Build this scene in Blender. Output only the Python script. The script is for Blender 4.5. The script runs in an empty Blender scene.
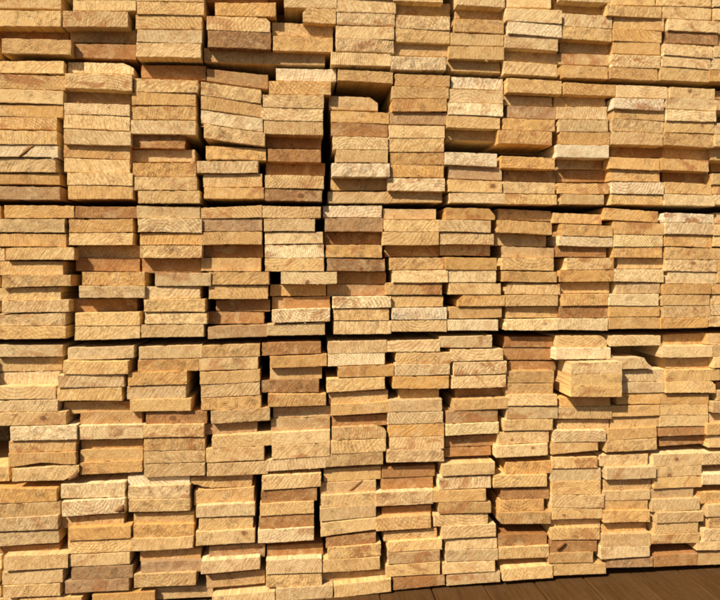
import bpy, math, random
import mathutils
from mathutils import Vector, noise

random.seed(11)
S = bpy.context.scene
C = S.collection

# ---------------------------------------------------------------- camera, sky, sun, exposure
W0, H0 = 720.0, 600.0          # the photograph's pixels, in which the board ends were measured
F = 560.0                      # focal length in those pixels
DIST = 0.957                   # metres from the camera to the face of the stack
PHI = math.atan(F / 4940.0)    # the camera is turned this far off the stack's normal
PITCH = math.atan(30.0 / F)
CAMZ = 0.62                    # eye height above the plank platform's ground

cam_data = bpy.data.cameras.new('camera')
cam_data.sensor_width = 36.0
cam_data.lens = 36.0 * F / W0
cam_data.clip_start = 0.02
cam_data.clip_end = 500
cam = bpy.data.objects.new('camera', cam_data)
C.objects.link(cam)
cam.location = (0, -DIST, CAMZ)
cam.rotation_euler = (math.pi / 2 - PITCH, 0, -PHI)
S.camera = cam
CAM_M = mathutils.Euler(cam.rotation_euler).to_matrix()

SUN = Vector((1.12, 1.0, -1.42)).normalized()   # the way the light travels: from upper left, down and into the stack
world = bpy.data.worlds.new('World')
S.world = world
world.use_nodes = True
wn = world.node_tree
for n in list(wn.nodes):
    wn.nodes.remove(n)
sky = wn.nodes.new('ShaderNodeTexSky')
sky.sky_type = 'NISHITA'
sky.sun_disc = False
sky.sun_elevation = math.asin(-SUN.z)
sky.sun_rotation = math.atan2(-SUN.x, -SUN.y)
sky.dust_density = 2.5
sky.ozone_density = 0.6
bg = wn.nodes.new('ShaderNodeBackground')
bg.inputs['Strength'].default_value = 0.05
wo = wn.nodes.new('ShaderNodeOutputWorld')
wn.links.new(sky.outputs[0], bg.inputs[0])
wn.links.new(bg.outputs[0], wo.inputs[0])

sd = bpy.data.lights.new('sun', 'SUN')
sd.energy = 5.0
sd.angle = math.radians(0.55)
sd.color = (1.0, 0.92, 0.765)
sun = bpy.data.objects.new('sun', sd)
C.objects.link(sun)
sun.location = (-2, -3, 4)
sun.rotation_euler = SUN.to_track_quat('-Z', 'Y').to_euler()

S.view_settings.view_transform = 'Standard'
S.view_settings.look = 'None'
S.view_settings.gamma = 1
S.view_settings.use_curve_mapping = False
S.view_settings.exposure = 0.52
S.render.engine = 'CYCLES'
S.cycles.max_bounces = 4
S.cycles.diffuse_bounces = 2
S.cycles.filter_width = 1.9


def on_plane(px, py, p=0.0):
    """The point of the vertical plane y = -p (p metres proud of the stack's face) seen at pixel (px, py)."""
    d = CAM_M @ Vector(((px - W0 / 2) / F, -(py - H0 / 2) / F, -1.0))
    t = (DIST - p) / d.y
    return d.x * t, CAMZ + d.z * t


# ---------------------------------------------------------------- materials
class NT:
    def __init__(self, name):
        self.m = bpy.data.materials.new(name)
        self.m.use_nodes = True
        self.t = self.m.node_tree
        for n in list(self.t.nodes):
            self.t.nodes.remove(n)

    def n(self, kind, **kw):
        x = self.t.nodes.new('ShaderNode' + kind)
        for k, v in kw.items():
            setattr(x, k, v)
        return x

    def link(self, a, b):
        self.t.links.new(a, b)

    def put(self, v, sock):
        if isinstance(v, (int, float)):
            sock.default_value = v
        elif isinstance(v, (tuple, list)):
            sock.default_value = v
        else:
            self.link(v, sock)

    def math(self, op, a, b=0.0, c=None, clamp=False):
        x = self.n('Math', operation=op, use_clamp=clamp)
        self.put(a, x.inputs[0])
        self.put(b, x.inputs[1])
        if c is not None:
            self.put(c, x.inputs[2])
        return x.outputs[0]

    def noise(self, vec, scale, detail=3.0, rough=0.55, dist=0.0):
        x = self.n('TexNoise')
        self.put(vec, x.inputs['Vector'])
        x.inputs['Scale'].default_value = scale
        x.inputs['Detail'].default_value = detail
        x.inputs['Roughness'].default_value = rough
        x.inputs['Distortion'].default_value = dist
        return x.outputs['Fac']

    def mapr(self, v, a, b, c=0.0, d=1.0, smooth=False):
        x = self.n('MapRange')
        if smooth:
            x.interpolation_type = 'SMOOTHSTEP'
        self.put(v, x.inputs[0])
        for i, q in enumerate((a, b, c, d)):
            self.put(q, x.inputs[i + 1])
        return x.outputs[0]

    def mix(self, f, a, b, mode='MIX'):
        x = self.n('Mix', data_type='RGBA', blend_type=mode)
        self.put(f, x.inputs[0])
        self.put(a, x.inputs[6])
        self.put(b, x.inputs[7])
        return x.outputs[2]

    def xyz(self, x, y, z):
        c = self.n('CombineXYZ')
        for i, q in enumerate((x, y, z)):
            self.put(q, c.inputs[i])
        return c.outputs[0]

    def attr(self, name):
        return self.n('Attribute', attribute_name=name)

    def finish(self, col, rough, height=None, dist=0.001, strength=1.0, spec=0.15):
        b = self.n('BsdfPrincipled')
        self.put(col, b.inputs['Base Color'])
        self.put(rough, b.inputs['Roughness'])
        b.inputs['Specular IOR Level'].default_value = spec
        if height is not None:
            u = self.n('Bump')
            u.inputs['Strength'].default_value = strength
            u.inputs['Distance'].default_value = dist
            self.link(height, u.inputs['Height'])
            self.link(u.outputs[0], b.inputs['Normal'])
        o = self.n('OutputMaterial')
        self.link(b.outputs[0], o.inputs[0])
        return self.m


def end_grain_material():
    """Sawn end grain. Everything that differs from board to board comes from attributes on its mesh:
    bpos (metres from the board's centre), tint (its wood colour, with some shade in the browns), rnd (three random numbers),
    how (saw-mark angle, saw-mark depth, roughness of the pitting), knot (x, z, radius)."""
    g = NT('sawn_end_grain')
    pos = g.attr('bpos').outputs['Vector']
    rs = g.n('SeparateXYZ'); g.link(g.attr('rnd').outputs['Vector'], rs.inputs[0])
    hs = g.n('SeparateXYZ'); g.link(g.attr('how').outputs['Vector'], hs.inputs[0])
    ks = g.n('SeparateXYZ'); g.link(g.attr('knot').outputs['Vector'], ks.inputs[0])
    ps = g.n('SeparateXYZ'); g.link(pos, ps.inputs[0])
    r1, r2, r3 = rs.outputs
    ang, saw, pit = hs.outputs
    x, y, z = ps.outputs
    off = g.xyz(g.math('MULTIPLY', r1, 7.0), g.math('MULTIPLY', r2, 5.0), g.math('MULTIPLY', r3, 9.0))
    va = g.n('VectorMath', operation='ADD'); g.link(pos, va.inputs[0]); g.link(off, va.inputs[1])
    P = va.outputs[0]
    # growth rings round a pith outside (or just inside) the board
    cx = g.mapr(r1, 0, 1, -0.06, 0.06)
    cz = g.math('MULTIPLY', g.math('SUBTRACT', r2, 0.5), 0.16)
    wob = g.math('MULTIPLY', g.math('SUBTRACT', g.noise(P, 40, 2), 0.5), 0.006)
    d = g.math('SQRT', g.math('ADD', g.math('POWER', g.math('SUBTRACT', x, cx), 2.0),
                              g.math('POWER', g.math('SUBTRACT', z, cz), 2.0)))
    d = g.math('ADD', d, wob)
    per = g.mapr(r3, 0, 1, 0.0026, 0.0062)
    fr = g.math('FRACT', g.math('DIVIDE', d, per))
    ring = g.math('MULTIPLY', g.mapr(fr, 0.35, 0.92, smooth=True), g.mapr(fr, 0.93, 1.0, 1.0, 0.0))
    ring = g.math('MULTIPLY', ring, g.mapr(g.noise(P, 45, 2), 0.25, 0.55, 0.25, 1.0))
    # saw marks: bands across the end at their own angle
    ca, sa = g.math('COSINE', ang), g.math('SINE', ang)
    su = g.math('ADD', g.math('MULTIPLY', x, ca), g.math('MULTIPLY', z, sa))
    sv = g.math('SUBTRACT', g.math('MULTIPLY', z, ca), g.math('MULTIPLY', x, sa))
    SP = g.xyz(g.math('ADD', g.math('MULTIPLY', su, 1.0), r1), g.math('MULTIPLY', sv, 0.10), g.math('MULTIPLY', r2, 30.0))
    band = g.noise(SP, 380, 2, 0.55)
    fineband = g.noise(SP, 950, 2, 0.6)
    fuzz = g.noise(P, 900, 4, 0.7)
    lump = g.noise(P, 330, 4, 0.7)
    blot = g.noise(P, 28, 4, 0.6, 0.6)
    tint = g.attr('tint').outputs['Color']
    # colour
    ringk = g.mapr(g.math('FRACT', g.math('MULTIPLY', r1, 13.7)), 0, 1, 0.20, 0.95)
    col = g.mix(g.math('MULTIPLY', ring, ringk), tint, (0.36, 0.155, 0.045, 1), 'MIX')
    dirt = g.mapr(blot, 0.48, 0.70, 0.0, 0.50, smooth=True)
    col = g.mix(dirt, col, (0.50, 0.27, 0.10, 1))
    pale = g.mapr(blot, 0.48, 0.30, 0.0, 0.45, smooth=True)
    col = g.mix(pale, col, (0.78, 0.58, 0.31, 1))
    col = g.mix(g.math('MULTIPLY', saw, g.mapr(band, 0.44, 0.62, 0.0, 0.48)), col, (0.34, 0.155, 0.052, 1))
    kn = g.noise(g.xyz(su, g.math('MULTIPLY', sv, 0.25), r3), 60, 1)
    kper = g.mapr(g.math('FRACT', g.math('MULTIPLY', r2, 9.1)), 0, 1, 0.0042, 0.0095)
    kf = g.math('FRACT', g.math('ADD', g.math('DIVIDE', su, kper), g.math('MULTIPLY', kn, 2.2)))
    kerf = g.math('MULTIPLY', g.mapr(g.math('ABSOLUTE', g.math('SUBTRACT', kf, 0.5)), 0.0, 0.16, 1.0, 0.0, smooth=True),
                  g.mapr(saw, 0.45, 0.85))
    kerf = g.math('MULTIPLY', kerf, g.mapr(g.noise(P, 70, 2), 0.36, 0.60))
    col = g.mix(g.math('MULTIPLY', kerf, 0.48), col, (0.30, 0.13, 0.045, 1))
    spots = g.noise(P, 420, 3, 0.65)
    col = g.mix(g.mapr(spots, 0.54, 0.68, 0.0, 0.42), col, (0.36, 0.175, 0.06, 1))
    col = g.mix(g.mapr(spots, 0.46, 0.32, 0.0, 0.40), col, (0.82, 0.62, 0.34, 1))
    col = g.mix(g.mapr(fuzz, 0.44, 0.64, 0.0, 0.45), col, (0.46, 0.25, 0.09, 1))
    mot = g.noise(g.xyz(g.math('MULTIPLY', x, 0.55), z, g.math('MULTIPLY', r1, 60.0)), 95, 4, 0.68, 1.5)
    col = g.mix(g.mapr(mot, 0.52, 0.66, 0.0, 0.22), col, (0.78, 0.54, 0.24, 1))
    col = g.mix(g.mapr(mot, 0.46, 0.34, 0.0, 0.30), col, (0.40, 0.17, 0.055, 1))
    # brown stains that cover part of a board
    st = g.noise(g.xyz(x, g.math('MULTIPLY', z, 1.6), g.math('MULTIPLY', r3, 40.0)), 17, 4, 0.62, 1.2)
    stm = g.math('MULTIPLY', g.mapr(st, 0.53, 0.63, 0.0, 1.0, smooth=True), g.mapr(g.math('FRACT', g.math('MULTIPLY', r3, 17.3)), 0.25, 0.9, 0.0, 0.85))
    col = g.mix(stm, col, (0.36, 0.145, 0.048, 1))
    # pitted, weather-beaten patches
    vor = g.n('TexVoronoi'); g.link(P, vor.inputs['Vector']); vor.inputs['Scale'].default_value = 330
    pm = g.math('MULTIPLY', pit, g.mapr(g.noise(P, 90, 3), 0.42, 0.60, smooth=True))
    pits = g.math('MULTIPLY', pm, g.mapr(lump, 0.58, 0.44, smooth=True))
    col = g.mix(g.math('MULTIPLY', pits, 0.45), col, (0.20, 0.085, 0.035, 1))
    # knot
    kd = g.math('SQRT', g.math('ADD', g.math('POWER', g.math('SUBTRACT', x, ks.outputs[0]), 2.0),
                               g.math('POWER', g.math('MULTIPLY', g.math('SUBTRACT', z, ks.outputs[1]), 1.25), 2.0)))
    kd = g.math('ADD', kd, g.math('MULTIPLY', g.math('SUBTRACT', g.noise(P, 150, 2), 0.5), 0.004))
    km = g.math('LESS_THAN', 0.0005, ks.outputs[2])
    kq = g.math('DIVIDE', kd, g.math('MAXIMUM', ks.outputs[2], 0.0005))
    col = g.mix(g.math('MULTIPLY', km, g.mapr(kq, 1.9, 0.9, 0.0, 0.45, smooth=True)), col, (0.48, 0.20, 0.07, 1))
    col = g.mix(g.math('MULTIPLY', km, g.mapr(kq, 1.0, 0.7, 0.0, 0.85, smooth=True)), col, (0.16, 0.07, 0.03, 1))
    # fine drying checks that run towards the pith
    at = g.math('ARCTAN2', g.math('SUBTRACT', z, cz), g.math('SUBTRACT', x, cx))
    CP = g.xyz(g.math('MULTIPLY', at, 1.0), g.math('MULTIPLY', d, 2.0), g.math('MULTIPLY', r3, 20.0))
    chk = g.noise(CP, 30, 2, 0.5)
    crack = g.math('MULTIPLY', g.mapr(g.math('ABSOLUTE', g.math('SUBTRACT', chk, 0.5)), 0.0, 0.02, 1.0, 0.0),
                   g.mapr(g.noise(P, 45, 2), 0.58, 0.64))
    col = g.mix(g.math('MULTIPLY', crack, 0.6), col, (0.10, 0.045, 0.02, 1))
    # torn fibres, lying along the saw's travel
    fib = g.noise(g.xyz(g.math('ADD', su, r2), g.math('MULTIPLY', sv, 0.38), g.math('MULTIPLY', r1, 25.0)), 430, 4, 0.68)
    fk = g.mapr(g.math('FRACT', g.math('MULTIPLY', r2, 23.9)), 0, 1, 0.30, 1.0)
    col = g.mix(g.math('MULTIPLY', fk, g.mapr(fib, 0.52, 0.64, 0.0, 0.55)), col, (0.37, 0.165, 0.052, 1))
    lift = g.n('VectorMath', operation='MULTIPLY'); g.link(tint, lift.inputs[0]); lift.inputs[1].default_value = (1.22, 1.34, 1.55)
    col = g.mix(g.math('MULTIPLY', fk, g.mapr(fib, 0.47, 0.36, 0.0, 0.55)), col, lift.outputs[0])
    # relief
    h = g.math('MULTIPLY', band, g.math('MULTIPLY', saw, 0.75))
    h = g.math('ADD', h, g.math('MULTIPLY', fineband, g.math('MULTIPLY', saw, 0.35)))
    h = g.math('ADD', h, g.math('MULTIPLY', fuzz, 0.60))
    h = g.math('ADD', h, g.math('MULTIPLY', lump, 0.12))
    h = g.math('SUBTRACT', h, g.math('MULTIPLY', fib, 0.45))
    h = g.math('SUBTRACT', h, g.math('MULTIPLY', pits, 0.35))
    h = g.math('SUBTRACT', h, g.math('MULTIPLY', crack, 0.8))
    h = g.math('SUBTRACT', h, g.math('MULTIPLY', kerf, 0.30))
    return g.finish(col, 0.85, h, 0.0011, 0.85)


def long_grain_material(name, shade_tone=None):
    """The sawn long faces of a board: grain runs along y."""
    g = NT(name)
    pos = g.attr('bpos').outputs['Vector']
    rnd = g.attr('rnd').outputs['Vector']
    sc = g.n('VectorMath', operation='MULTIPLY'); g.link(pos, sc.inputs[0]); sc.inputs[1].default_value = (1.0, 0.06, 1.0)
    ad = g.n('VectorMath', operation='MULTIPLY_ADD'); g.link(rnd, ad.inputs[0]); ad.inputs[1].default_value = (5, 7, 3)
    g.link(sc.outputs[0], ad.inputs[2])
    P = ad.outputs[0]
    grain = g.noise(P, 240, 3, 0.6)
    wide = g.noise(P, 60, 3, 0.6, 0.8)
    sp = g.n('VectorMath', operation='MULTIPLY'); g.link(pos, sp.inputs[0]); sp.inputs[1].default_value = (0.1, 1.0, 0.1)
    saw = g.noise(sp.outputs[0], 420, 2, 0.6)
    dust = g.noise(pos, 160, 4, 0.7)
    tint = g.attr('tint').outputs['Color'] if shade_tone is None else shade_tone
    dark = (0.42, 0.20, 0.07, 1) if shade_tone is None else (shade_tone[0] * .45, shade_tone[1] * .42, shade_tone[2] * .4, 1)
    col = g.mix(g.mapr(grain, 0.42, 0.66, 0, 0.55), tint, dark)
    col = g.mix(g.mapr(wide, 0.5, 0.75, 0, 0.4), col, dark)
    if shade_tone is not None:      # sawdust lying on the planks
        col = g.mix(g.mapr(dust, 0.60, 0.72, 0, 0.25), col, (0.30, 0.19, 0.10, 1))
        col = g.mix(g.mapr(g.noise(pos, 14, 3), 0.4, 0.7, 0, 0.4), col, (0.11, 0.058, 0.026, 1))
    h = g.math('ADD', g.math('MULTIPLY', grain, 0.6), g.math('MULTIPLY', saw, 0.6))
    return g.finish(col, 0.9, h, 0.0008, 0.7, 0.15 if shade_tone is None else 0.03)


def ground_material():
    g = NT('yard_gravel')
    tc = g.n('TexCoord').outputs['Object']
    a = g.noise(tc, 3.0, 5, 0.6)
    b = g.noise(tc, 90.0, 4, 0.7)
    col = g.mix(a, (0.07, 0.05, 0.033, 1), (0.11, 0.08, 0.052, 1))
    col = g.mix(g.mapr(b, 0.35, 0.7, 0, 0.6), col, (0.07, 0.052, 0.036, 1))
    return g.finish(col, 0.95, b, 0.01, 1.0)


M_END = end_grain_material()
M_SIDE = long_grain_material('sawn_long_grain')
M_DECK = long_grain_material('shade_dark_plank', (0.088, 0.042, 0.014, 1))  # dark brown stands in for the shade lying on the platform
M_GROUND = ground_material()

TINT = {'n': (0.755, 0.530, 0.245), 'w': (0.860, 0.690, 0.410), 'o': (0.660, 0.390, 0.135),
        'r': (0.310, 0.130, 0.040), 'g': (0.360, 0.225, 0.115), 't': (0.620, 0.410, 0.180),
        'd': (0.200, 0.100, 0.045)}  # the browns and tan also hold some shade of set-back boards
LOOK = {'n': 'pale yellow', 'w': 'creamy white', 'o': 'golden orange', 'r': 'reddish brown',
        'g': 'greyish brown', 't': 'tan', 'd': 'dark streaked'}

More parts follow.
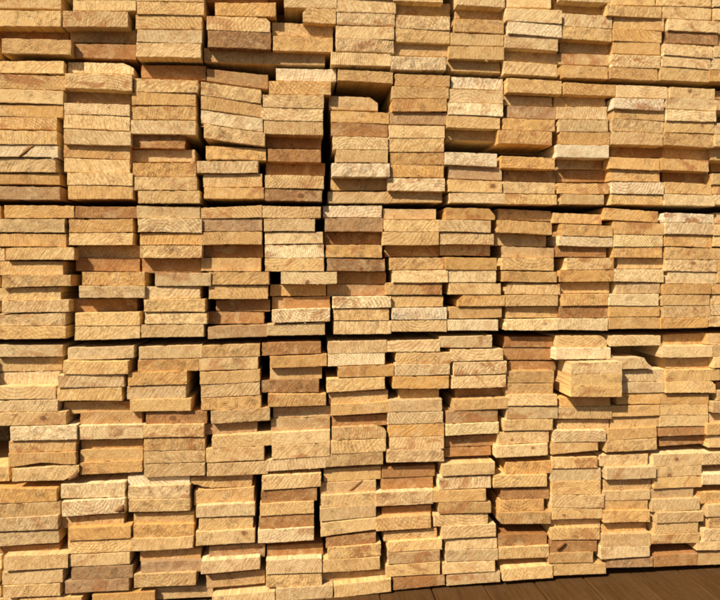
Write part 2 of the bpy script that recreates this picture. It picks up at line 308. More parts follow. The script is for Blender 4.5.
# ---------------------------------------------------------------- the board ends, column by column
# xl xr  top-left bottom-left  top-right bottom-right (pixels of the photograph)  proud  look  [extras]
# look: colour letter + p pitted / s slanting saw marks / v upright saw marks
# extras: k,x,y,r a knot;  c,corner,w,h a waned corner (tl tr bl br);  b,mm  bows the lower edge
# '=' is a dark gap between two tiers; '+' before a board: it stands far out or far back (mm given as proud)
DATA = '''
#A
-8 61 -5 8.5 -4 9.5 1 nv
-8 61 10 26 11 27 4 n
1 69 27.5 38 29 40 -18 r
2 71 38.5 55 40 56 4 op
=
-8 64 60 73 60 74 0 n
-8 65 74 88 76 90 0 os
-8 63 89 103 91 104.5 2 n
-8 63 104 116 105 118 0 o
-8 57 117 129 117.5 130 0 o
-8 57 130 144 131 144.5 3 nv
-8 58 145 157 145.5 157.5 3 w
-8 56 158 172 159 172.5 0 np
-8 60 174 184 174 185 -2 o
-8 60 186 200 187 200.5 -18 g
=
4 74.5 204.5 218 205 218 2 o
-8 65 219 232 219 232.5 4 np
-8 66 234 246.5 234 247 0 ov
6 74 248 260 247.5 260 4 ns
-8 63 261.5 275.3 261.5 275 0 o
2 71 275.5 288 275 286 4 np
-8 61 288.5 301 287 300 0 ns
2 69 301 313 299.5 312 3 ns
-8 66 314 326 313 325 0 np
-8 66 326.5 340 325.5 339 3 ns
=
-8 63 344 357 344 356.5 -2 n
-8 62 358 372 357 370.5 -3 n
-8 60 373 386 371 385 -3 n
-8 56 387 400 386 399 1 n
-8 58 401 412 399.5 411 3 ns
-8 66 413 426 411.5 424.5 3 ns
10 77 427 441 425 439.5 6 wp
9 76 441.5 453 440 451 0 o
8 76 453.5 467 451.5 464 4 ov b,3
12 79 469 482 465 480.5 3 n c,br,14,7
=
-8 57 488 504 488 501 3 op
-8 60 505 518 501.5 515 3 np
-8 58 519 532 515.5 529 4 np
-8 59 533.5 547 530 543 0 np
-8 60 547 553 543.5 551 -18 r
4 68 556 571 554 568 6 n
2 63 572 585 569 582 3 n
3 60 586 598 583.5 596 4 n
19 82 599 612 597 610 0 n
#B
73 136 -3 10.5 -3 11 4 nv
63 128 11 27 12 27.5 4 n
70 136 28.5 42.5 30 44 -6 t
72 136 44 59 45 61 -18 r
=
68 134 61 73 62.5 74.5 0 wv c,tr,10,5
65 132 73.5 88 75 91 4 n
65 131 89 102.5 91.5 104.5 -3 g
64 130 103 114 105 116.5 3 nv
64 130 114.5 128 117 131 3 nv
64 131 129 144 132 145.5 4 ns
64 130 145 157.5 146 159.5 0 o
64 130 158 172 160 173 0 ns
67 133 173 185 173.5 186 4 ns
68 133 185.5 200 186.5 200 4 ov
=
75 137 205.5 218 206 218 0 rp
69 133 219.5 232.5 219 232 0 o
69 133 233 245 233 245 2 n
77 140 246 257.8 245.5 257.8 -4 t
76 140 258 271 258 272 -4 rs
82 145 272 285 272 285.5 2 op
79 145 286 298 286 298 5 np
70 137 299 312 298.5 311.5 -18 r
75 140 313 326 312 325.5 3 n
75 140 326.5 341 326 339 3 n
=
68 134 347 360 345 358 3 np
63 128 361 374.5 361 374 6 ns
58 124 375 388 374.5 387 5 ns
57 122 388.5 401 387.5 401 3 n
64 130 402 414.5 401.5 411 -18 o
80 142 412 425 411 424 -2 t
79 143 426 440 424.5 438.5 2 nv
81 143 440.5 449.5 439 447.5 -5 o
80 143 450 462 448 460 0 t
80 142 462.5 475 460.5 472.5 0 o
=
61 125 484 498.5 481.5 497 0 w
62 125 502 517 498.5 513 6 w
60 124 517.5 528 514 524.5 -2 t
68 131 528.5 541 525.5 538 3 os
68 131 541.5 554 538.5 551 1 ns
69 130 555 567 552 564 3 n
71 133 568 580.5 565 577.5 0 gp
65 129 581 594 578 590.5 2 gp
92 155 595 608 591 605 0 o
#C
136 204 -12 1.5 -12 2 2 n
137 204 2 14.5 2.5 15.5 3 n
136 202 15 29 16 29.5 3 nv
137 202 29.5 42 30 43.5 3 n
136 201 42.5 58 44 59.5 5 ns
=
141 206 64 78 65 80 -3 r
134 198 78.5 92 80.5 93 1 np
132 196 92.5 105 93.5 106 1 ov
131 196 107 119.5 106.5 120 0 op
131 196 120 134 121 135 3 ns
132 185 134.5 148 135.5 149 -2 rp
132 195 150 162 150 162 -6 t
133 196 163 176 163 177 2 op
134 197 177 190 177.5 190 2 np
138 200 191 204 191 204 4 n
137 200 205 218 206 218.5 0 n
138 202 218.5 232 219 233 2 n
140 202 233.5 245 233.5 245 0 o
140 202 245.5 258 245.5 258 3 np
142 201 258.5 272.8 258.5 272.8 -6 r
155 211 273 286 273 286 5 n
143 200 286.5 299 286.5 298 2 ns
144 205 299.5 312 299 312 4 np
145 207 312.5 324 313 324 2 np
141 204 325 338.5 324.5 337.5 2 n
=
139 202 346 359 344 358 1 n
138 199 360 372 358.5 370.5 0 op
128 187 373 386 371 384.5 2 os
127 186 386.5 399.5 385 398 2 ns
130 191 400 412 398.5 411 4 n
146 207 412.5 424.5 410.5 423.5 -2 rp k,173,418,4
143 204 425 438 424 437 4 n
144 205 438.5 451 437.5 450 1 op
144 205 451.5 464 450.5 462 2 ns
144 205 464.5 478 462.5 475.5 2 ns
=
128 190 476 486.5 473.5 484 -6 w
128 190 487 499 484.5 498 3 np
129 190 499.5 512 498.5 511 3 np
134 194 513.5 524 511.5 523.5 -1 t
133 194 524.5 538 524 536 0 op
131 193 538.5 551 536.5 548 4 n
140 201 549 561.5 548.5 560 -8 o
141 201 562 574 560.5 571.5 0 gp
134 196 575 588 572 585 4 np
139 213 589 601 585.5 597 -5 t
#D
206 268 -12 2 -12 3 -14 r
215 276 2.5 15 3 17 3 op
207 270 16 30 17.5 32.5 3 n c,tr,6,4
208 271 30.5 47.5 33 50 4 dp
204 264 48.5 63 50.5 65 -17 t
=
207 268 68 81 74 89 -4 g
201 261 81.5 95 90 104 3 np
201 262 95.5 109 104.5 118 3 ov
201 263 110 123 118.5 132 3 wp
204 265 124 138 133 146.5 5 np
206 266 146 159.5 149 160.5 1 op
197 258 161 173 161 173 4 n
203 262 174 187 174 187 0 o
204 264 187.5 199.5 187.5 199.5 2 ov
=
201 262 207 218.5 204.5 217.5 2 n
201 262 219 231.5 218.5 231 0 gp
201 262 232.5 245 232 244.5 0 ov
204 263 245.5 257.5 245 257.5 -16 r
201 261 258 271 258 271.5 0 t
209 269 272 285 272 284.5 3 op
209 268 285.5 299 285.5 299 0 ov
216 270 300 311 299.5 311.5 -8 r
208 264 311.5 324 312 323.5 -8 r
208 267 327 340 325 337.5 0 gv
=
201 260 345 358 343 356.5 2 op
199 258 358.5 371 357 369 0 n
200 260 372 384.5 369.5 381.5 1 o
201 260 385 398 382 395 2 n
201 261 398.5 410.5 395.5 408 1 op
211 270 411 424 407.5 420.5 4 np
205 257 424.5 434.5 422 432.5 -3 gp
212 274 436 448.5 433 445.5 3 n
206 264 449 463 446 460 1 n
207 268 463.5 476.5 460.5 474 3 ns
=
191 252 477.5 489 474 486.5 -6 t c,bl,20,6
194 254 491 505.5 487 502.5 -1 t
196 255 506 518 503 515.5 3 n
199 253 518.5 531 516 528.5 0 n
196 255 532 546 529 542.5 4 n
209 265 547 559.5 543 556.5 -4 gp
201 260 561 574 557 569 4 ns
206 265 575 588 570 583 -8 t
212 275 597 611 591 605.5 4 n
#E
+266 286 -8 7 -8 7.5 -75 r
284 337 -8 7.5 -8 8.5 2 ns
+276 307 8 22 8.5 22.5 -75 r
303 336 8 22 9 24 2 n c,tl,5,5
272 333 22.5 35.5 25 37.5 0 t
273 333 36 51 38 52.5 1 op
264 325 51.5 65 54 66.5 -17 t
=
276 336 67 80.5 68.5 82 4 wp
269 331 81 94 82.5 95 2 os
263 324 94.5 107 95.5 109 4 np
261 323 107.5 119.5 109.5 121.5 3 n
264 323 121 134 122 135.5 3 nv
266 321 134.5 148 136.5 149 -17 r
268 321 149 161.5 150 162.5 1 rp
266 325 162 174.5 163 175.5 -17 r
265 324 175 188 176 189 3 ns
265 322 189 201.5 190 202.5 -17 d k,301,196,4
=
262 321 205 217.5 206 218 2 n
264 315 219 231.5 219 231.5 3 n
265 323 232.5 244.5 232 243.5 1 w
265 324 245 258 244.5 257.5 2 w
265 324 258.5 271.5 258 271.5 2 n
281 337 272 284 272 284 5 n
270 326 284.5 296 284.5 295.5 -7 o
272 330 297 308.5 296 308.5 -5 r
272 330 310 323 308.5 321.5 5 w
267 325 324.5 336.5 322.5 335.5 2 n
=
262 321 342 356 341 353.5 3 rp
270 327 356.5 368 354 366 2 o
270 322 368.5 380 366.5 378.5 0 t
261 319 380.5 392.5 379 392 -1 dp
268 326 394 407 394 405.5 4 os
273 331 407.5 418.5 406 416.5 -5 t
271 330 419 432 417 429.5 0 t
272 330 433 446 430 442.5 2 n
272 330 446.5 459.5 443 456 2 n
267 326 460 472 456.5 468 3 n
=
262 321 475.5 490 473 486.5 5 ns
261 317 491 503.5 488 500.5 -1 rp
260 314 504 516.5 501 513.5 2 n
259 314 517 529.5 514 526.5 0 rp
258 314 530 543.5 527 540 3 w
267 323 546 560 543 556.5 -14 r
266 322 561 574.5 558 572.5 4 n
266 322 575 587.5 573 585 3 np
276 333 588.5 602 585.5 598 5 n
#F
336 396 -12 12.5 -12 14 1 ns
337 395 13 25 14.5 26.5 1 np
336 394 25.5 38 27 40 1 n
336 394 38.5 51 40.5 53 2 np
331 391 52 66 54 67.5 0 w
=
338 393 68.5 80.5 71.5 84 3 op
+331 392 81 95 84.5 98 -90 t
329 378 96 110 98 111 -2 t c,tr,8,5
331 389 110.5 122 113 124 0 o
331 388 122.5 136 124.5 137 -1 rp
333 388 136.5 149.5 138 150 3 w
336 388 150 162.5 150.5 163 4 n
332 390 163 176.5 163.5 177 4 wp
331 387 177.5 190.5 178 190.5 -5 o
328 386 192 204 192 204 -6 t
323 382 205.5 217.5 205 217.5 4 w
325 383 218.5 231.5 218 232 0 gp
324 381 232.5 244.5 232.5 244 -17 d
326 382 245 257.5 245 258 2 op
327 385 258.5 271 259 271.5 0 dp
337 386 271.5 284 272 284 -17 r
327 385 284.5 296.5 284.5 296 -17 g
333 391 297 308.5 296.5 307.5 3 w
334 389 309 320.5 308.5 320.5 1 np
334 391 321.5 335 321 334.5 3 n
=
328 387 341 354 339.5 352.5 2 n
328 385 354.5 366.5 353 364.5 2 wv
338 394 367 377.5 365 376 2 os
327 385 379 392.5 377 389 4 ns
329 388 393 404 390.5 401 -2 t
331 388 404.5 416 401.5 412.5 2 o
332 387 416.5 427 414 425 -5 r
332 386 428 440.5 425.5 438 1 n c,tr,10,6
331 386 441 454 438.5 451.5 5 ns
326 383 454.5 467.5 452 464.5 3 np
=
324 381 469.5 482 466 479 -4 t
320 376 483 495 480 491.5 -1 t
321 376 495.5 507.5 492 504 -1 n
320 376 508.5 521.5 504.5 516.5 3 n
321 376 523.5 537 517.5 529.5 4 n
326 376 538 548 531 542.5 0 rp
328 381 547.5 559.5 543.5 555.5 2 np
323 380 560 572.5 557 569 4 ns
322 386 573.5 585 570 581 -14 t
334 391 585.5 598.5 578.5 591.5 5 n
#G
393 443 -12 1 -12 3 2 n
396 450 1.5 14 4 16.5 -3 t
395 450 14.5 27.5 17 30.5 0 np
395 450 28 42 31 44 0 n
394 449 43 55 45 57 -1 t
391 446 56 70.5 57.5 71.5 0 wp
=
395 450 73 86 74.5 87 1 os
392 449 86.5 98.5 87.5 98.5 2 n
392 447 99 111.5 99 111.5 2 o
389 447 112 124.5 113 125 0 gp
389 445 125 138 126 138 3 n
388 444 138.5 152 138.5 152 2 ns
390 444 152.5 164.5 153 165 0 op
391 444 165 177.5 165.5 177.5 0 ov
388 445 178 190.5 178.5 191.5 1 wp
386 442 191 204 192 203.5 -3 t
=
383 436 208 219 208.5 219.5 -6 t
384 438 219.5 231.5 220 231.5 2 n
383 439 232 245 232 245 3 n
385 439 245.5 257 245.5 256.5 -4 o
390 444 258 270 257.5 269.5 0 op
393 448 270.5 282.5 270 282.5 3 w
386 442 283 295 283 295 2 os
390 443 296 307.5 296 306.5 -1 os
392 447 308 319.5 307.5 319.5 2 wp
391 447 321 332.5 320.5 332.5 0 n
=
387 440 340.5 352 339 351.5 3 n
396 451 352.5 363.5 352.5 363.5 1 n
395 450 364 376 364 374.5 2 ns
393 449 376.5 388.5 376 388.5 2 o
399 439 389 400 389 398.5 -5 t
388 442 400.5 412 399 411 3 n
388 443 412.5 424.5 411.5 422.5 3 n
389 444 425 437 423 435.5 3 o
390 444 437.5 449.5 436 448.5 2 n
387 444 450.5 463 449 461.5 4 np c,tr,3,3
382 435 467 478 464.5 476 -5 r
381 433 478.5 490 476.5 487 -16 r
376 433 493 506.5 490 503.5 5 n
382 431 507.5 517 504.5 514.5 -14 r
376 431 518 531 515 528 2 os
384 437 532 541 528.5 538.5 -2 t
388 442 542 552.5 539 549.5 2 n
388 440 553 564.5 550 561 1 t
386 440 566 577.5 561.5 574 2 n
393 445 578 590 575 585 -1 rp
#H
457 505 -12 5 -12 8 2 n
455 505 6 18.5 8.5 20 -5 t
454 504 19 32 20.5 34 2 op
451 504 33 45 35 46 1 n
449 504 46 58.5 47 60.5 2 n
447 500 59 72.5 61.5 74.5 -3 t
=
451 503 76 88.5 78 90.5 1 wp
449 503 89 102 91 104 1 n
448 503 102.5 114.5 104.5 117 2 w
447 500 115 127.5 117.5 129.5 3 n
446 497 128 139.5 130 142 -5 t
+446 498 140 151.5 142.5 153.5 -110 t
445 497 152 164.5 154 167 3 w
449 502 165.5 178 167.5 180.5 -2 g
449 502 179 191.5 181.5 193 2 n
450 505 193 203.5 193.5 205 1 n
=
446 495 207 219.5 208.5 220 2 o c,tr,6,6
438 491 220 231.5 221 233 4 ns
440 494 232.5 244.5 234 245 1 n
440 490 245 255.5 245.5 256 -3 t
445 497 257 269.5 258 270 4 o
449 496 270 282.5 270.5 282.5 2 w
449 501 283 294.5 283.5 294.5 3 ns
458 505 295 306.5 295.5 306 1 o c,tl,6,5
449 502 307 318.5 307 317.5 0 os
448 498 320 331.5 320 331.5 3 w
=
440 492 336 347.5 334.5 347.5 5 n
451 503 349.5 361.5 349 360 3 ns
454 507 362.5 375.5 361.5 373.5 3 ns
452 506 376 388.5 375 387 3 ns
455 503 389 398 388 396.5 -17 r
454 508 400 411 397.5 408.5 2 o
446 498 411.5 424 410 421.5 0 gp k,482,410,2
446 499 424.5 436 422.5 433.5 4 w
445 497 437 447 434.5 445.5 -16 r
444 491 448 457 446.5 455.5 -18 r
=
442 495 464 476.5 462 474.5 5 n
439 491 477.5 490 476 487.5 3 w
433 486 491 502.5 489 500.5 3 o
439 491 503 514.5 502 512.5 3 op
434 488 515 526.5 513 524 1 nv
442 496 527 539 524.5 536.5 4 n
446 497 540 549.5 538 548 1 n
446 498 550 562 549 560 2 ns
443 495 563.5 574.5 561 571 3 n
447 500 575.5 586 571.5 581.5 1 n
#I
506 551 -12 7.5 -12 8.5 1 n
506 562 8 20.5 10.5 24 4 w
508 562 21 33.5 25 38 4 w
505 558 34.5 47.5 38.5 51.5 2 n
504 557 48 60.5 51.5 65 -5 t
504 557 61 75 65 78.5 2 ns
=
507 562 77 92.5 80 94.5 4 ns
504 552 95 105 97.5 106.5 -6 t
509 556 105.5 117.5 107.5 119.5 0 gp
503 555 118 129.5 120 131.5 2 op
498 552 130 143.5 132 145.5 3 os
+499 554 144.5 154.5 146 156 -70 t
501 555 156 168 158 169.5 3 op
503 556 169 181 170.5 182.5 -8 d
503 555 181.5 193 183 194 1 np
503 557 194 205 195 205.5 2 n
=
498 551 208 219.5 210.5 221 -5 t
498 552 220 232.5 222.5 235 4 o
495 546 233 245.5 236 247 -4 t
503 554 246 257.5 248 258 0 t
502 554 258 270 258.5 271 3 ns
503 557 271 281.5 272 282.5 4 o
506 560 282.5 294 284 295 1 n c,tl,5,6
506 558 295 306.5 295.5 306 2 n
506 558 307 318 306.5 317.5 0 t
506 558 319.5 331 318.5 331 3 w k,545,324,2
=
504 553 336 347.5 336 347.5 -4 rp
504 553 348 360 348 360 -6 r
508 556 361 371 361 370.5 -18 r
507 554 371.5 383 371 383 0 op
506 553 383.5 394 383.5 394 0 o
508 557 394.5 406 394.5 405.5 6 n
507 558 407 419 406.5 418.5 3 n
504 553 420 431 419.5 430.5 3 n
498 549 432.5 445 431 442.5 1 n k,512,440,2
496 548 446 458 443.5 455.5 4 n k,533,448,2
=
506 552 462 474 460.5 473 0 op
494 547 475.5 488 474.5 486.5 4 n
501 549 489 500 487.5 498.5 -2 r
500 544 500.5 511.5 499 510.5 0 op
498 551 513 524.5 512 524 4 o c,bl,5,5
498 547 534 546.5 533.5 545 -2 r
499 549 547.5 559.5 545.5 557.5 2 n
503 553 569 581 565.5 578 4 ns
#J
560 610 -12 0 -12 3 3 n
554 604 1 11 3.5 15 -4 o
563 612 13 26 16 29 1 n
562 612 26.5 39 29.5 42 1 np
560 612 39.5 53 42.5 54.5 -3 t
558 609 53.5 64.5 55 66 0 t
562 608 65 79 67 80.5 1 o
=
564 616 81 94 84 96 1 o
554 605 94.5 106.5 96.5 106.5 -4 t
557 607 107 119 107 120 2 n
559 608 119.5 131.5 120.5 132 3 n
560 610 132 144 132.5 145 2 o
557 609 144.5 157 145.5 158 5 w
557 602 158 169.5 159 169.5 -4 t
556 609 170 182 170 181.5 -16 r
558 609 183 193.5 183.5 194 -1 o
561 604 194 205 195 205.5 1 n
=
553 602 212 223 214 224.5 0 t
562 613 224 235.5 226 237 3 op
559 613 236 245.5 237.5 247 4 w
556 606 246 257 247.5 257.5 -2 r
567 614 258 270 258 269.5 2 n
560 614 270.5 282 270 281.5 3 o
560 609 282.5 293.5 282 293 0 t
562 608 294 306 294 305.5 2 ov
559 608 306.5 318 306 318 0 rp
558 608 318.5 330.5 318.5 331.5 2 w
=
557 607 335 347.5 335 347.5 5 n c,tr,6,5
556 611 348 359.5 348 359 6 w
+571 622 363 374.5 361.5 373 26 n
+571 622 374.5 386 373 385 26 n
+571 622 386 397 385 397 26 n
560 610 397.5 406.5 397.5 406 0 o
559 612 407 419 406.5 419 4 n
558 609 420 430.5 419.5 430 0 t
554 606 431 442.5 430.5 441.5 4 np
552 598 443 455 442.5 450.5 2 o
=
552 598 457 468.5 457 468 0 n
551 601 469 481.5 468.5 480.5 1 n
552 601 482 494.5 481 494.5 3 n
552 604 495 507.5 495 507.5 4 n
552 603 508 519.5 508 518.5 4 n
551 600 520 527.5 519 527 -5 t
551 600 528 540 527.5 539.5 3 n
550 597 541 553 541 551.5 1 r
549 593 553.5 563.5 552 562.5 3 o
553 606 564 576 563 573.5 1 t
#K
608 655 -12 5 -12 6 3 n
607 662 5.5 15.5 7 18 4 n
614 664 16 28.5 18.5 31 0 o
613 662 29 41 31.5 43 2 os
613 660 41.5 53 43.5 55 1 o
612 660 54 66.5 56 68.5 3 ws
610 658 67 79.5 69 82 -4 o
=
616 668 84 97.5 86 99 4 n
614 664 98 108 99.5 111 4 w
614 664 108.5 118.5 111.5 121.5 2 n
612 664 119 131 122 133.5 2 np
611 663 131.5 144.5 134 146 2 ns
610 662 145 156.5 146.5 158 -14 r
609 660 157 168.5 158.5 170.5 3 o
610 660 169 181 171 182 1 op
612 664 182 193.5 182.5 194.5 4 w
611 663 194.5 205 195 206 1 n
=
604 658 207 219.5 211 222.5 4 o
614 664 221.5 234 223.5 235 2 ov
614 663 234.5 246.5 235.5 246.5 4 w
613 662 247 257.5 247 258 1 op
618 663 258 268.5 258.5 268.5 -2 t
614 664 269 281.5 269.5 282.5 3 w
616 660 282.5 293.5 283 293.5 0 np
609 659 294 305.5 294 306 4 w
609 660 306 317 306.5 316.5 3 o
609 660 317.5 330 317.5 329.5 3 o
=
610 661 335 346.5 335 345.5 4 n
+612 663 347 358 346 357 -90 t
607 652 358 370 357.5 368.5 5 n c,tr,10,11
622 664 370.5 381.5 369 381.5 0 n
622 664 382 393 382 392.5 0 n
617 660 393.5 404.5 393.5 404 -2 o
607 660 406 417 405 415.5 0 o
611 659 417.5 428.5 416.5 426.5 -1 t
608 657 429 440.5 427 437.5 1 t
606 657 441 452.5 438.5 450 4 np
=
600 648 455 466.5 453.5 465.5 -2 n
607 656 468 480 466.5 478 9 n
604 651 480.5 491 479 489 0 t
603 650 491.5 501 489.5 499 0 n
603 648 501.5 510.5 499.5 510 1 t
604 650 511 523 510.5 522 5 op
602 646 523.5 533.5 522.5 531.5 -4 o
602 651 534.5 547 533 545.5 3 nv
601 650 547.5 559.5 546 556.5 4 n
607 653 560 568 557 566.5 0 gp
#L
657 711 -12 5.5 -12 7 2 n
663 711 6 18 9 20.5 1 nv
668 718 18.5 30 21.5 33 2 n
667 718 30.5 43 33.5 46 0 dp
664 713 43.5 55 46.5 58.5 3 n
662 711 55.5 66.5 59 70 3 n
660 709 67 81.5 70.5 83.5 2 ns
=
670 715 86 97.5 88 99.5 2 n k,690,91,3
666 717 98 108.5 100 111 1 n
667 716 109 120.5 111.5 122 4 wp
665 714 121 132.5 122.5 134 3 n k,702,126,2
664 714 133 145 134.5 148 2 op
662 711 146 157.5 148.5 160 -14 o
661 709 158 170 160.5 172 3 o
662 708 171 181.5 172.5 184 -14 r
665 712 182 193.5 184.5 195 -1 os
664 715 194 206 195.5 207 3 n
=
664 714 212 222 214 223 4 w
665 714 222.5 234 223.5 235 3 ws
664 712 234.5 246 235.5 248 0 op
666 716 247 259 248.5 259.5 2 op
666 717 259.5 271 260 272 3 np
668 716 271.5 283.5 272.5 284 0 n
663 711 284 294.5 284.5 294 3 o
662 710 295 305.5 294.5 305.5 2 n
663 711 306 317.5 306 317 2 np
661 708 318 329.5 317.5 328.5 3 os
=
663 707 334 345.5 332.5 345 -3 o
662 713 346 357.5 345.5 357 5 n
666 712 358 368.5 357.5 368.5 -2 t
666 720 370 381.5 369 380.5 4 n
666 716 382 393 381 393 4 n c,tr,6,4
660 709 393.5 404 394 404 0 o
660 708 404.5 415.5 404.5 415 0 o
660 708 416 427 415.5 426 0 n
659 706 428 436.5 426.5 434.5 -1 r
659 707 437 446.5 435.5 443.5 -14 r
=
653 702 454 467 452.5 465 0 n
653 702 467.5 477.5 465.5 475.5 1 n
654 702 478 489 476 487 1 n
650 693 489.5 499 487.5 497.5 -2 t
652 700 499.5 512 498 509.5 2 n
657 704 512.5 523.5 511.5 521.5 5 n
655 698 524 534.5 522 532.5 2 n
652 700 535 544 533 543 2 n
654 697 555.5 567.5 552.5 565 -1 r
#M
713 763 -8 7 -8 7 1 n
714 765 8 20 9 21 1 n
717 768 22 33.5 23 35 2 n
718 768 34 45.5 35 47 0 t
714 764 46 57.5 47 59 3 n
712 762 58 69.5 59.5 71 2 n
709 760 70.5 82.5 71.5 84 2 o
=
715 766 90 99.5 91 101 -10 r
716 766 100 110.5 101 112 2 n
+716 766 111 122 112 123 -60 t
715 765 123 134 124 135 3 n
715 765 134.5 146.5 135.5 148 2 n
711 760 148 160 149 161 0 t
+711 760 161 172 162 173 -50 t
712 760 173.5 184.5 174 186 2 n
713 763 185 194 186 195.5 0 o
715 765 194.5 205.5 196 207 2 n
=
715 765 212 223.5 213 224.5 -2 t
714 764 224 235.5 224.5 236 3 n
714 764 236 246.5 236.5 247 2 n
714 764 248.5 259.5 249 260 2 n
716 766 260 271 260.5 271.5 1 o
717 767 271.5 283 272 283.5 2 n
711 761 284 294 284 294 2 o
711 761 294.5 304.5 294.5 304.5 0 n
711 761 305 315.5 305 315.5 2 n
709 760 316.5 327.5 316 327 2 n
=
708 758 333 344.5 332 344 2 o
712 762 345 356.5 344 356 3 n
714 764 357 368 356 367.5 4 n
718 764 369 380 368.5 379.5 0 n
716 766 382 390.5 381 390.5 -14 r
718 764 391 401 391 400.5 0 n
713 763 402 413 401.5 412.5 5 n
709 760 413.5 423 413 422.5 0 t
707 760 424 435 423 434.5 4 o
709 760 435.5 448 434 446.5 1 n
=
702 752 453 465 451 463.5 1 n
+702 752 465.5 474 464 473 -30 r
703 753 474.5 485 473 484 3 w
+704 752 485.5 492 484 491 -30 r
700 750 492.5 503.5 491 502.5 0 o
707 757 504.5 517 503 515.5 5 n
709 759 517.5 528.5 516 527 1 op
704 754 529 541.5 528 540 2 n
697 750 542 550.5 541 549.5 3 n
697 750 552.5 565.5 550 563 -1 t
'''

PER_COL = []       # (column, rows) ; a row: dict
for line in DATA.strip().splitlines():
    line = line.strip()
    if line.startswith('#'):
        PER_COL.append([])
        tier, nth = 1, 0
        if line[1:] in 'FG' and False:
            pass
        continue
    if line == '=':
        tier, nth = tier + 1, 0
        continue
    far = line.startswith('+')
    f = line.lstrip('+').split()
    nth += 1
    xl, xr, ytl, ybl, ytr, ybr, p = map(float, f[:7])
    row = dict(xl=xl, xr=xr, ytl=ytl, ybl=ybl, ytr=ytr, ybr=ybr, far=far, look=f[7], tier=tier, nth=nth,
               col=len(PER_COL), knot=None, cuts={}, bow=0.0)
    if far:
        row['p'] = p
    else:
        if p > 0:
            q = p * 1.3
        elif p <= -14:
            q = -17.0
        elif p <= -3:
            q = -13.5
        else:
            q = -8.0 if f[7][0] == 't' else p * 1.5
        if ybl > 400:
            q *= 0.66
        row['p'] = q + random.uniform(-1.6, 1.6)
    for e in f[8:]:
        q = e.split(',')
        if q[0] == 'k':
            row['knot'] = tuple(map(float, q[1:]))
        elif q[0] == 'c':
            row['cuts'][q[1]] = (float(q[2]), float(q[3]))
        elif q[0] == 'b':
            row['bow'] = float(q[1])
    PER_COL[-1].append(row)

# what lies just past the frame: boards above, one more column at either side (part of the mass below)
def beyond(base, dx, dy, p=None):
    r = dict(base)
    r['cuts'], r['knot'], r['bow'] = {}, None, 0.0
    for k in ('xl', 'xr'):
        r[k] += dx
    for k in ('ytl', 'ybl', 'ytr', 'ybr'):
        r[k] += dy
    r['p'] = base['p'] if p is None else p
    r['far'] = False
    r['edge'] = True
    return r


for r in PER_COL[0]:
    if r['xl'] == -8:
        r['xl'] = r['xr'] - 68.0
EXTRA = []
for ci, colrows in enumerate(PER_COL):
    top = colrows[0]
    for k in range(1, 9):
        q = beyond(top, random.uniform(-3, 3), -14.2 * k, random.uniform(-3, 7))
        q['ytl'] = q['ybl'] - 13.2
        q['ytr'] = q['ybr'] - 13.2
        EXTRA.append(q)
for r in PER_COL[0]:
    q = beyond(r, 0, 0.8, -160.0 if 424 < r['ytl'] < 466 else random.uniform(-14, 2))
    q['xr'] = r['xl'] - random.uniform(1, 3)
    q['xl'] = q['xr'] - 68
    EXTRA.append(q)
    q2 = beyond(q, -69.5, 0.9, random.uniform(-8, 4))
    EXTRA.append(q2)
for r in PER_COL[-1]:
    for k in range(1, 5):
        q = beyond(r, (r['xr'] - r['xl'] + 1.2) * k, 0.0, random.uniform(-8, 6))
        EXTRA.append(q)

# a tier's gap is not open above every column; give every row the tier it lies in from its height instead
EDGE = {1: (57, 83), 2: (204, 208), 3: (341, 331.5), 4: (476, 450)}   # the dark lines between tiers at x = 0 and x = 720
for colrows in PER_COL:
    cnt = {}
    for r in colrows:
        xc, yc = (r['xl'] + r['xr']) / 2, (r['ytl'] + r['ybl'] + r['ytr'] + r['ybr']) / 4
        t = 1
        for k, (a, b) in EDGE.items():
            if yc > a + (b - a) * xc / 720:
                t = k + 1
        r['tier'] = t
        cnt[t] = cnt.get(t, 0) + 1
        r['nth'] = cnt[t]

for colrows in PER_COL:
    for a, b in zip(colrows, colrows[1:]):
        if a['tier'] != b['tier'] and not a['far'] and not b['far']:
            if a['tier'] in (1, 2, 3):
                a['p'] = max(a['p'], 3.0 if a['look'][0] not in 'tr' else -8.0)
                b['p'] = min(b['p'], max(a['p'] - 1.5, -9))
            mid = 1.15 if a['tier'] == 1 else 0.8 if a['tier'] in (2, 3) else 0.3
            for k in ('ybl', 'ybr'):
                a[k] -= mid
            for k in ('ytl', 'ytr'):
                b[k] += mid

PXM = DIST / F     # metres per pixel, near enough, at the stack's face
LEN = 0.75


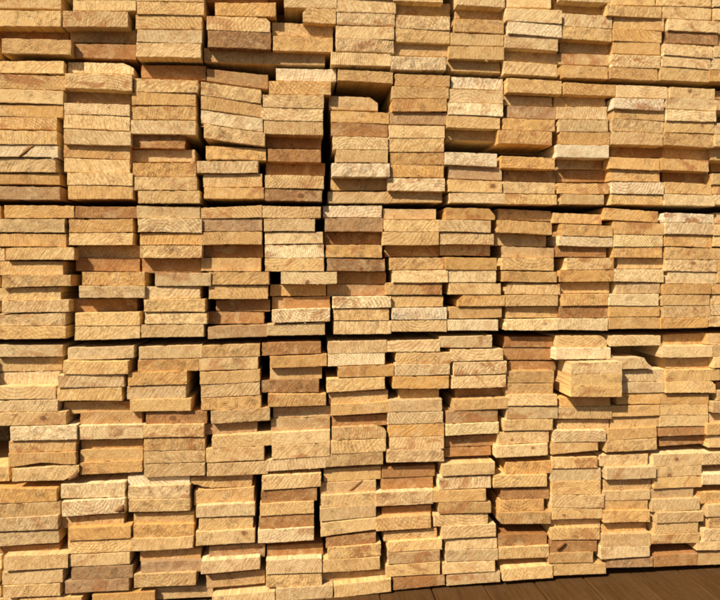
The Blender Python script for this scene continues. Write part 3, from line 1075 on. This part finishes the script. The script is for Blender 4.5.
def board_geometry(r, seed):
    """Vertices (world), faces, material index per face and local positions of one board."""
    rnd = random.Random(seed)
    p = r['p'] / 1000.0
    TL, TR = on_plane(r['xl'], r['ytl'], p), on_plane(r['xr'], r['ytr'], p)
    BL, BR = on_plane(r['xl'], r['ybl'], p), on_plane(r['xr'], r['ybr'], p)
    cx = (TL[0] + TR[0] + BL[0] + BR[0]) / 4
    cz = (TL[1] + TR[1] + BL[1] + BR[1]) / 4
    nu, nv = 22, 6
    us = [0, 0.006] + [0.006 + (0.988) * i / (nu - 4) for i in range(1, nu - 4)] + [0.994, 1]
    vs = [0, 0.03] + [0.03 + 0.94 * j / (nv - 2) for j in range(1, nv - 2)] + [0.97, 1]
    tilt_x, tilt_z = rnd.uniform(-0.018, 0.018), rnd.uniform(-0.06, 0.06)
    w = TR[0] - TL[0]
    h = (TL[1] + TR[1] - BL[1] - BR[1]) / 2
    sag = rnd.uniform(-0.0007, 0.0007)
    off = Vector((rnd.uniform(-50, 50), rnd.uniform(-50, 50), 0))
    verts, loc = [], []

    def cut(which, u):
        """How far the top (or bottom) edge steps in at u because of a waned corner."""
        out = 0.0
        for cn, (cw, ch) in r['cuts'].items():
            if cn[0] != which:
                continue
            dist = (u if cn[1] == 'l' else 1 - u) * w / (cw * PXM)
            if dist < 1:
                out = max(out, ch * PXM * ((1 - dist) ** 1.25 + 0.10 * math.sin(dist * 17 + cw)))
        return out
    rough = 0.00016 if 'p' not in r['look'][1:] else 0.00030
    for j, v in enumerate(vs):
        for i, u in enumerate(us):
            zt = TL[1] + (TR[1] - TL[1]) * u - cut('t', u) + sag * math.sin(math.pi * u)
            zb = BL[1] + (BR[1] - BL[1]) * u + cut('b', u) + r['bow'] * PXM * math.sin(math.pi * u) ** 3 + sag * math.sin(math.pi * u)
            xa = TL[0] + (BL[0] - TL[0]) * (1 - v)
            xb = TR[0] + (BR[0] - TR[0]) * (1 - v)
            x = xa + (xb - xa) * u
            z = zb + (zt - zb) * v
            q = Vector((x * 160, z * 160, 0)) + off
            if j in (0, nv):
                z += noise.noise(q * 1.2) * 0.0006 + noise.noise(q * 3.1) * 0.0004
            if i in (0, len(us) - 1):
                x += noise.noise(q * 1.6 + Vector((9, 3, 1))) * 0.0008
            y = -p + (x - cx) * tilt_x + (z - cz) * tilt_z + noise.noise(q * 0.6) * rough * 1.6 + noise.noise(q * 2.2) * rough
            edge = (j in (0, nv)) or (i in (0, len(us) - 1))
            if edge:
                y += 0.0002 + 0.0004 * rnd.random()
                if rnd.random() < 0.055:      # a chip out of the arris
                    bite = rnd.uniform(0.0006, 0.0022)
                    y += bite * 1.2
                    if j == 0:
                        z += bite * 0.7
                    elif j == nv:
                        z -= bite * 0.7
                    elif i == 0:
                        x += bite
                    else:
                        x -= bite
            verts.append((x, y, z))
            loc.append((x - cx, y + p, z - cz))
    W = len(us)
    faces, mats = [], []
    for j in range(len(vs) - 1):
        for i in range(W - 1):
            a = j * W + i
            faces.append((a, a + 1, a + W + 1, a + W))
            mats.append(0)
    # perimeter, anticlockwise seen from the front, swept back along the board
    H = len(vs)
    per = [i for i in range(W)] + [j * W + W - 1 for j in range(1, H)] + \
          [(H - 1) * W + i for i in range(W - 2, -1, -1)] + [j * W for j in range(H - 2, 0, -1)]
    # side wander along the length
    rings = [per]
    dx, dz = rnd.uniform(-0.002, 0.002), 0.0
    for L in (0.05, 0.2, LEN):
        ring = []
        for k in per:
            x, y, z = verts[k]
            # the swept section sits a hair inside the front outline
            xs = cx + (x - cx) * (1 - 0.0006 / w)
            zs = cz + (z - cz) * (1 - 0.0005 / h)
            ring.append(len(verts))
            vv = (xs + dx * L, -p + L, zs + dz)
            verts.append(vv)
            loc.append((vv[0] - cx, L, vv[2] - cz))
        rings.append(ring)
    n = len(per)
    for a, b in zip(rings, rings[1:]):
        for k in range(n):
            k2 = (k + 1) % n
            faces.append((a[k2], a[k], b[k], b[k2]))
            mats.append(1)
    faces.append(tuple(rings[-1][::-1][i] for i in range(n))[::-1])
    mats.append(0)
    return verts, faces, mats, loc, cx, cz, w, h


def board_params(r, seed):
    rnd = random.Random(seed * 7 + 3)
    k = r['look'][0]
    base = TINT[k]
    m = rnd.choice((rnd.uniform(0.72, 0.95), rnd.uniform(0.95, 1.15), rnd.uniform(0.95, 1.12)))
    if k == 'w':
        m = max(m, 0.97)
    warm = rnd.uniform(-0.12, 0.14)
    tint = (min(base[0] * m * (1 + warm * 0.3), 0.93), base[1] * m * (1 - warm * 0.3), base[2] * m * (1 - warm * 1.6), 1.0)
    mods = r['look'][1:]
    if 's' in mods:
        ang, saw = rnd.choice((1, 1, 1, -1)) * rnd.uniform(0.45, 0.85), rnd.uniform(0.75, 1.0)
        ang = -ang
    elif 'v' in mods:
        ang, saw = rnd.uniform(-0.15, 0.15), rnd.uniform(0.5, 0.9)
    else:
        ang, saw = rnd.uniform(-0.95, -0.1), rnd.uniform(0.2, 0.85)
    pit = rnd.uniform(0.6, 1.0) if 'p' in mods else rnd.uniform(0.0, 0.22)
    if k == 'd':
        pit = 1.0
    return tint, (rnd.random(), rnd.random(), rnd.random()), (ang, saw, pit)


def make_mesh(name, rows):
    """One mesh from one board (or, for the mass of small ones, several)."""
    V, Fc, MI, L, T, R, Hw, K = [], [], [], [], [], [], [], []
    for r in rows:
        verts, faces, mats, loc, cx, cz, w, h = r['geo']
        tint, rn, how = board_params(r, r['seed'])
        kn = (0.0, 0.0, 0.0)
        kr = random.Random(r['seed'] * 3 + 1)
        if not r['knot'] and kr.random() < 0.03:
            kn = (kr.uniform(-0.4, 0.4) * w, kr.uniform(-0.4, 0.4) * h, kr.uniform(0.0030, 0.0060))
        if r['knot']:
            kx, kz = on_plane(r['knot'][0], r['knot'][1], r['p'] / 1000.0)
            kn = (kx - cx, kz - cz, r['knot'][2] * PXM)
        b = len(V)
        V += verts
        Fc += [tuple(i + b for i in f) for f in faces]
        MI += mats
        L += loc
        nvt = len(verts)
        T += [tint] * nvt
        R += [rn] * nvt
        Hw += [how] * nvt
        K += [kn] * nvt
    me = bpy.data.meshes.new(name)
    me.from_pydata(V, [], Fc)
    me.materials.append(M_END)
    me.materials.append(M_SIDE)
    me.polygons.foreach_set('material_index', MI)
    for nm, data, ty, key in (('bpos', L, 'FLOAT_VECTOR', 'vector'), ('rnd', R, 'FLOAT_VECTOR', 'vector'),
                              ('how', Hw, 'FLOAT_VECTOR', 'vector'), ('knot', K, 'FLOAT_VECTOR', 'vector'),
                              ('tint', T, 'FLOAT_COLOR', 'color')):
        at = me.attributes.new(nm, ty, 'POINT')
        at.data.foreach_set(key, [c for v in data for c in v])
    me.update()
    return me


def visible_area(r):
    if r.get('edge'):
        return 0.0
    x0, x1 = max(r['xl'], 0), min(r['xr'], 720)
    y0, y1 = max((r['ytl'] + r['ytr']) / 2, 0), min((r['ybl'] + r['ybr']) / 2, 600)
    a = max(0, x1 - x0) * max(0, y1 - y0)
    return a * (0.4 if r['far'] and r['p'] < 0 else 1)


ALL = [r for c in PER_COL for r in c] + EXTRA
for i, r in enumerate(ALL):
    r['seed'] = i + 17
    r['geo'] = board_geometry(r, r['seed'])
    r['area'] = visible_area(r)
ranked = sorted(ALL, key=lambda r: -r['area'])
single = set(id(r) for r in ranked[:300])

ORD = ['', 'top', 'second', 'third', 'fourth', 'fifth', 'sixth', 'seventh', 'eighth', 'ninth', 'tenth', 'eleventh',
       'twelfth', 'thirteenth']
TIER = {1: 'top tier', 2: 'second tier', 3: 'third tier', 4: 'fourth tier', 5: 'lowest tier'}
COLN = ['', 'first', 'second', 'third', 'fourth', 'fifth', 'sixth', 'seventh', 'eighth', 'ninth', 'tenth', 'eleventh',
        'twelfth', 'thirteenth']


def label_of(r):
    k = r['look'][0]
    mods = r['look'][1:]
    extra = 'knotty ' if r['knot'] else 'wane-cornered ' if r['cuts'] else 'rough-faced ' if 'p' in mods \
        else 'saw-marked ' if ('s' in mods) else ''
    nth = 'topmost board' if r['nth'] == 1 else ORD[r['nth']] + ' board down'
    return f"{extra}{LOOK[k]} {nth}, {TIER[r['tier']]}, {COLN[r['col']]} column from the left"


rest = []
MADE = []
for r in ALL:
    if id(r) not in single:
        rest.append(r)
        continue
    me = make_mesh('board', [r])
    cx, cz = r['geo'][4], r['geo'][5]
    o = bpy.data.objects.new('board', me)
    # origin at the board's own front end
    me.transform(mathutils.Matrix.Translation((-cx, r['p'] / 1000.0, -cz)))
    o.location = (cx, -r['p'] / 1000.0, cz)
    C.objects.link(o)
    o['label'] = label_of(r)
    o['category'] = 'board'
    MADE.append((o, r))
    o['group'] = 'sawn boards stacked with their ends facing out'
def splinter_mesh(rnd, ln):
    V, Fc = [], []
    bend = rnd.uniform(-0.5, 0.5)
    for k in range(5):
        t = k / 4
        wd = 0.00055 * (1 - t) + 0.00008
        x = ln * (t * math.cos(bend * t))
        z = ln * 0.35 * math.sin(bend * t * 2)
        y = -ln * 0.45 * t * rnd.uniform(0.8, 1.2)
        V += [(x, y, z - wd), (x, y - wd, z), (x, y, z + wd)]
    for k in range(4):
        a = 3 * k
        for q in range(3):
            q2 = (q + 1) % 3
            Fc.append((a + q, a + q2, a + 3 + q2, a + 3 + q))
    Fc.append((0, 2, 1))
    me = bpy.data.meshes.new('splinter')
    me.from_pydata(V, [], Fc)
    me.materials.append(M_SIDE)
    at = me.attributes.new('tint', 'FLOAT_COLOR', 'POINT')
    at.data.foreach_set('color', [0.80, 0.62, 0.36, 1.0] * len(V))
    at = me.attributes.new('bpos', 'FLOAT_VECTOR', 'POINT')
    at.data.foreach_set('vector', [c for v in V for c in v])
    return me


srnd = random.Random(5)
SPL = [splinter_mesh(srnd, srnd.uniform(0.003, 0.008)) for _ in range(7)]
for o, r in srnd.sample(MADE, 34):
    w, h = r['geo'][6], r['geo'][7]
    for _ in range(srnd.choice((1, 1, 2, 3))):
        sp = bpy.data.objects.new('splinter', srnd.choice(SPL))
        C.objects.link(sp)
        sp.parent = o
        side = srnd.choice((-1, -1, 1))
        sp.location = (srnd.uniform(-0.45, 0.45) * w, 0.0008, side * h * 0.485)
        sp.rotation_euler = (srnd.uniform(-0.3, 0.3), srnd.uniform(-0.7, 0.7) + srnd.choice((0, math.pi)), srnd.uniform(-0.3, 0.3))
M_DARK_MARK = NT('rough_dark_mark')  # dark brown for the marks laid on board ends
_p = M_DARK_MARK.n('TexCoord').outputs['Object']
_n = M_DARK_MARK.noise(_p, 300, 4, 0.7)
M_DARK_MARK = M_DARK_MARK.finish(M_DARK_MARK.mix(_n, (0.10, 0.045, 0.02, 1), (0.42, 0.20, 0.07, 1)), 0.95, _n, 0.001, 1.0)


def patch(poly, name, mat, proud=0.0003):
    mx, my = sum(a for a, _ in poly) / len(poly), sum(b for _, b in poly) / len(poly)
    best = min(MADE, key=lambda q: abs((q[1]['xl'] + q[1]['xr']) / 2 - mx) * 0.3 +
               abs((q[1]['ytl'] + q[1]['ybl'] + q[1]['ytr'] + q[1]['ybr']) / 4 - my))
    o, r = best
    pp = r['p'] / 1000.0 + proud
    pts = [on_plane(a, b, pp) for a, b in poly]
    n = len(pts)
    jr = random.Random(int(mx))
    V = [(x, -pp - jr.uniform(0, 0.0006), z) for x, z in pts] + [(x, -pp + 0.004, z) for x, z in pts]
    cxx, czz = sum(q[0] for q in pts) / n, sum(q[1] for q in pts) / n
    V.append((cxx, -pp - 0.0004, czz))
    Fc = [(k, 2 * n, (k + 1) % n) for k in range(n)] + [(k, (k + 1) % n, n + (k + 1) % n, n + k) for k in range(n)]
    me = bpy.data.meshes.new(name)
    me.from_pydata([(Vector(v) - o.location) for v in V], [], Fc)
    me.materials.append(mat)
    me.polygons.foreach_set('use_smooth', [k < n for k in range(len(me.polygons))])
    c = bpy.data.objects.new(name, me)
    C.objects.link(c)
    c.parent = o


patch([(18, 156.5), (20, 155), (24, 150.5), (28, 146), (32.5, 145.6), (34, 146), (30, 149), (26, 153), (21, 157)], 'dark_strip', M_DARK_MARK)  # dark strip laid on for the dark inside a slanting groove
patch([(349, 490.5), (353, 487), (356, 483.5), (360, 481.2), (363, 480.8), (360, 484), (355, 488.5), (352, 490.8)], 'dark_strip', M_DARK_MARK)  # dark strip painted on for the shadow at this board's corner
patch([(557, 546), (562, 543), (566, 542.5), (565, 545), (560, 549.5), (557, 550)], 'dark_strip', M_DARK_MARK)  # dark slanting strip near the board's left end
patch([(68, 479.5), (70, 476), (74, 473), (77.5, 469), (78, 479), (72, 480)], 'dark_edge_mark', M_DARK_MARK)  # dark brown patch at the lower right corner
patch([(114, 511), (118, 507), (123.5, 504.5), (124, 511.5), (119, 512)], 'dark_edge_mark', M_DARK_MARK)  # dark brown patch at the board's right end
mass = bpy.data.objects.new('board_ends', make_mesh('board_ends', rest))
C.objects.link(mass)
mass['kind'] = 'stuff'
mass['label'] = 'the remaining smaller and partly hidden pine boards filling the stack'
mass['category'] = 'boards'

# ---------------------------------------------------------------- the plank platform the stack stands on; its colour holds the shade
def box_mesh(name, x0, x1, y0, y1, z0, z1, mat, seed, bev=0.002):
    rnd = random.Random(seed)
    a = [(x0 + bev, y0), (x1 - bev, y0)]
    sec = [(x0, z0), (x1, z0), (x1, z1 - bev), (x1 - bev, z1), (x0 + bev, z1), (x0, z1 - bev)]
    V, Fc, L = [], [], []
    ys = [y0, y0 + (y1 - y0) * .33, y0 + (y1 - y0) * .66, y1]
    cx = (x0 + x1) / 2
    wob = [rnd.uniform(-.0015, .0015) for _ in ys]
    for y, wv in zip(ys, wob):
        for (x, z) in sec:
            V.append((x + wv, y, z + wv * .5))
            L.append((x - cx, y, z))
    n = len(sec)
    for s in range(3):
        for k in range(n):
            k2 = (k + 1) % n
            Fc.append((s * n + k, s * n + k2, (s + 1) * n + k2, (s + 1) * n + k))
    Fc.append(tuple(range(n))[::-1])
    Fc.append(tuple(3 * n + k for k in range(n)))
    me = bpy.data.meshes.new(name)
    me.from_pydata(V, [], Fc)
    me.materials.append(mat)
    rn = (rnd.random(), rnd.random(), rnd.random())
    for nm, data in (('bpos', L), ('rnd', [rn] * len(V))):
        at = me.attributes.new(nm, 'FLOAT_VECTOR', 'POINT')
        at.data.foreach_set('vector', [c for v in data for c in v])
    return me


deck_z = min(on_plane(395, 592, 0.0)[1], on_plane(560, 580, 0.0)[1], on_plane(720, 567, 0.0)[1])
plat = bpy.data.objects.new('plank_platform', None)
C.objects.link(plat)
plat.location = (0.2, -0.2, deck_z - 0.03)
plat['label'] = 'shade-darkened plank platform under the foot of the board stack'
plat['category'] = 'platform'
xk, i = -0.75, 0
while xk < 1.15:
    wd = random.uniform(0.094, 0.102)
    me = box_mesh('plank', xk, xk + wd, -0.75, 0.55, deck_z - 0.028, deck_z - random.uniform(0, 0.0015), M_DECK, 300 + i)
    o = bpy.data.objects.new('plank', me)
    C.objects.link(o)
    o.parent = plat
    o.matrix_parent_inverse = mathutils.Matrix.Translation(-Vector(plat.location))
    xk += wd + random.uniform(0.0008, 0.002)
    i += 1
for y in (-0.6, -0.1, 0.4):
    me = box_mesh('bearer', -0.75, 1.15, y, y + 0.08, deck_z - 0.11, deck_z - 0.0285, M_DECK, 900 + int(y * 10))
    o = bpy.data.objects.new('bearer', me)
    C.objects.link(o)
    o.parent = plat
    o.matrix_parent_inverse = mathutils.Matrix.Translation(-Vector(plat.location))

# ---------------------------------------------------------------- the yard's ground
gz = deck_z - 0.112
me = bpy.data.meshes.new('ground')
me.from_pydata([(-150, -150, gz), (150, -150, gz), (150, 150, gz), (-150, 150, gz)], [], [(0, 1, 2, 3)])
me.materials.append(M_GROUND)
o = bpy.data.objects.new('ground', me)
C.objects.link(o)
o['kind'] = 'structure'
print('boards', len(ALL), 'deck z', deck_z, 'ground', gz)
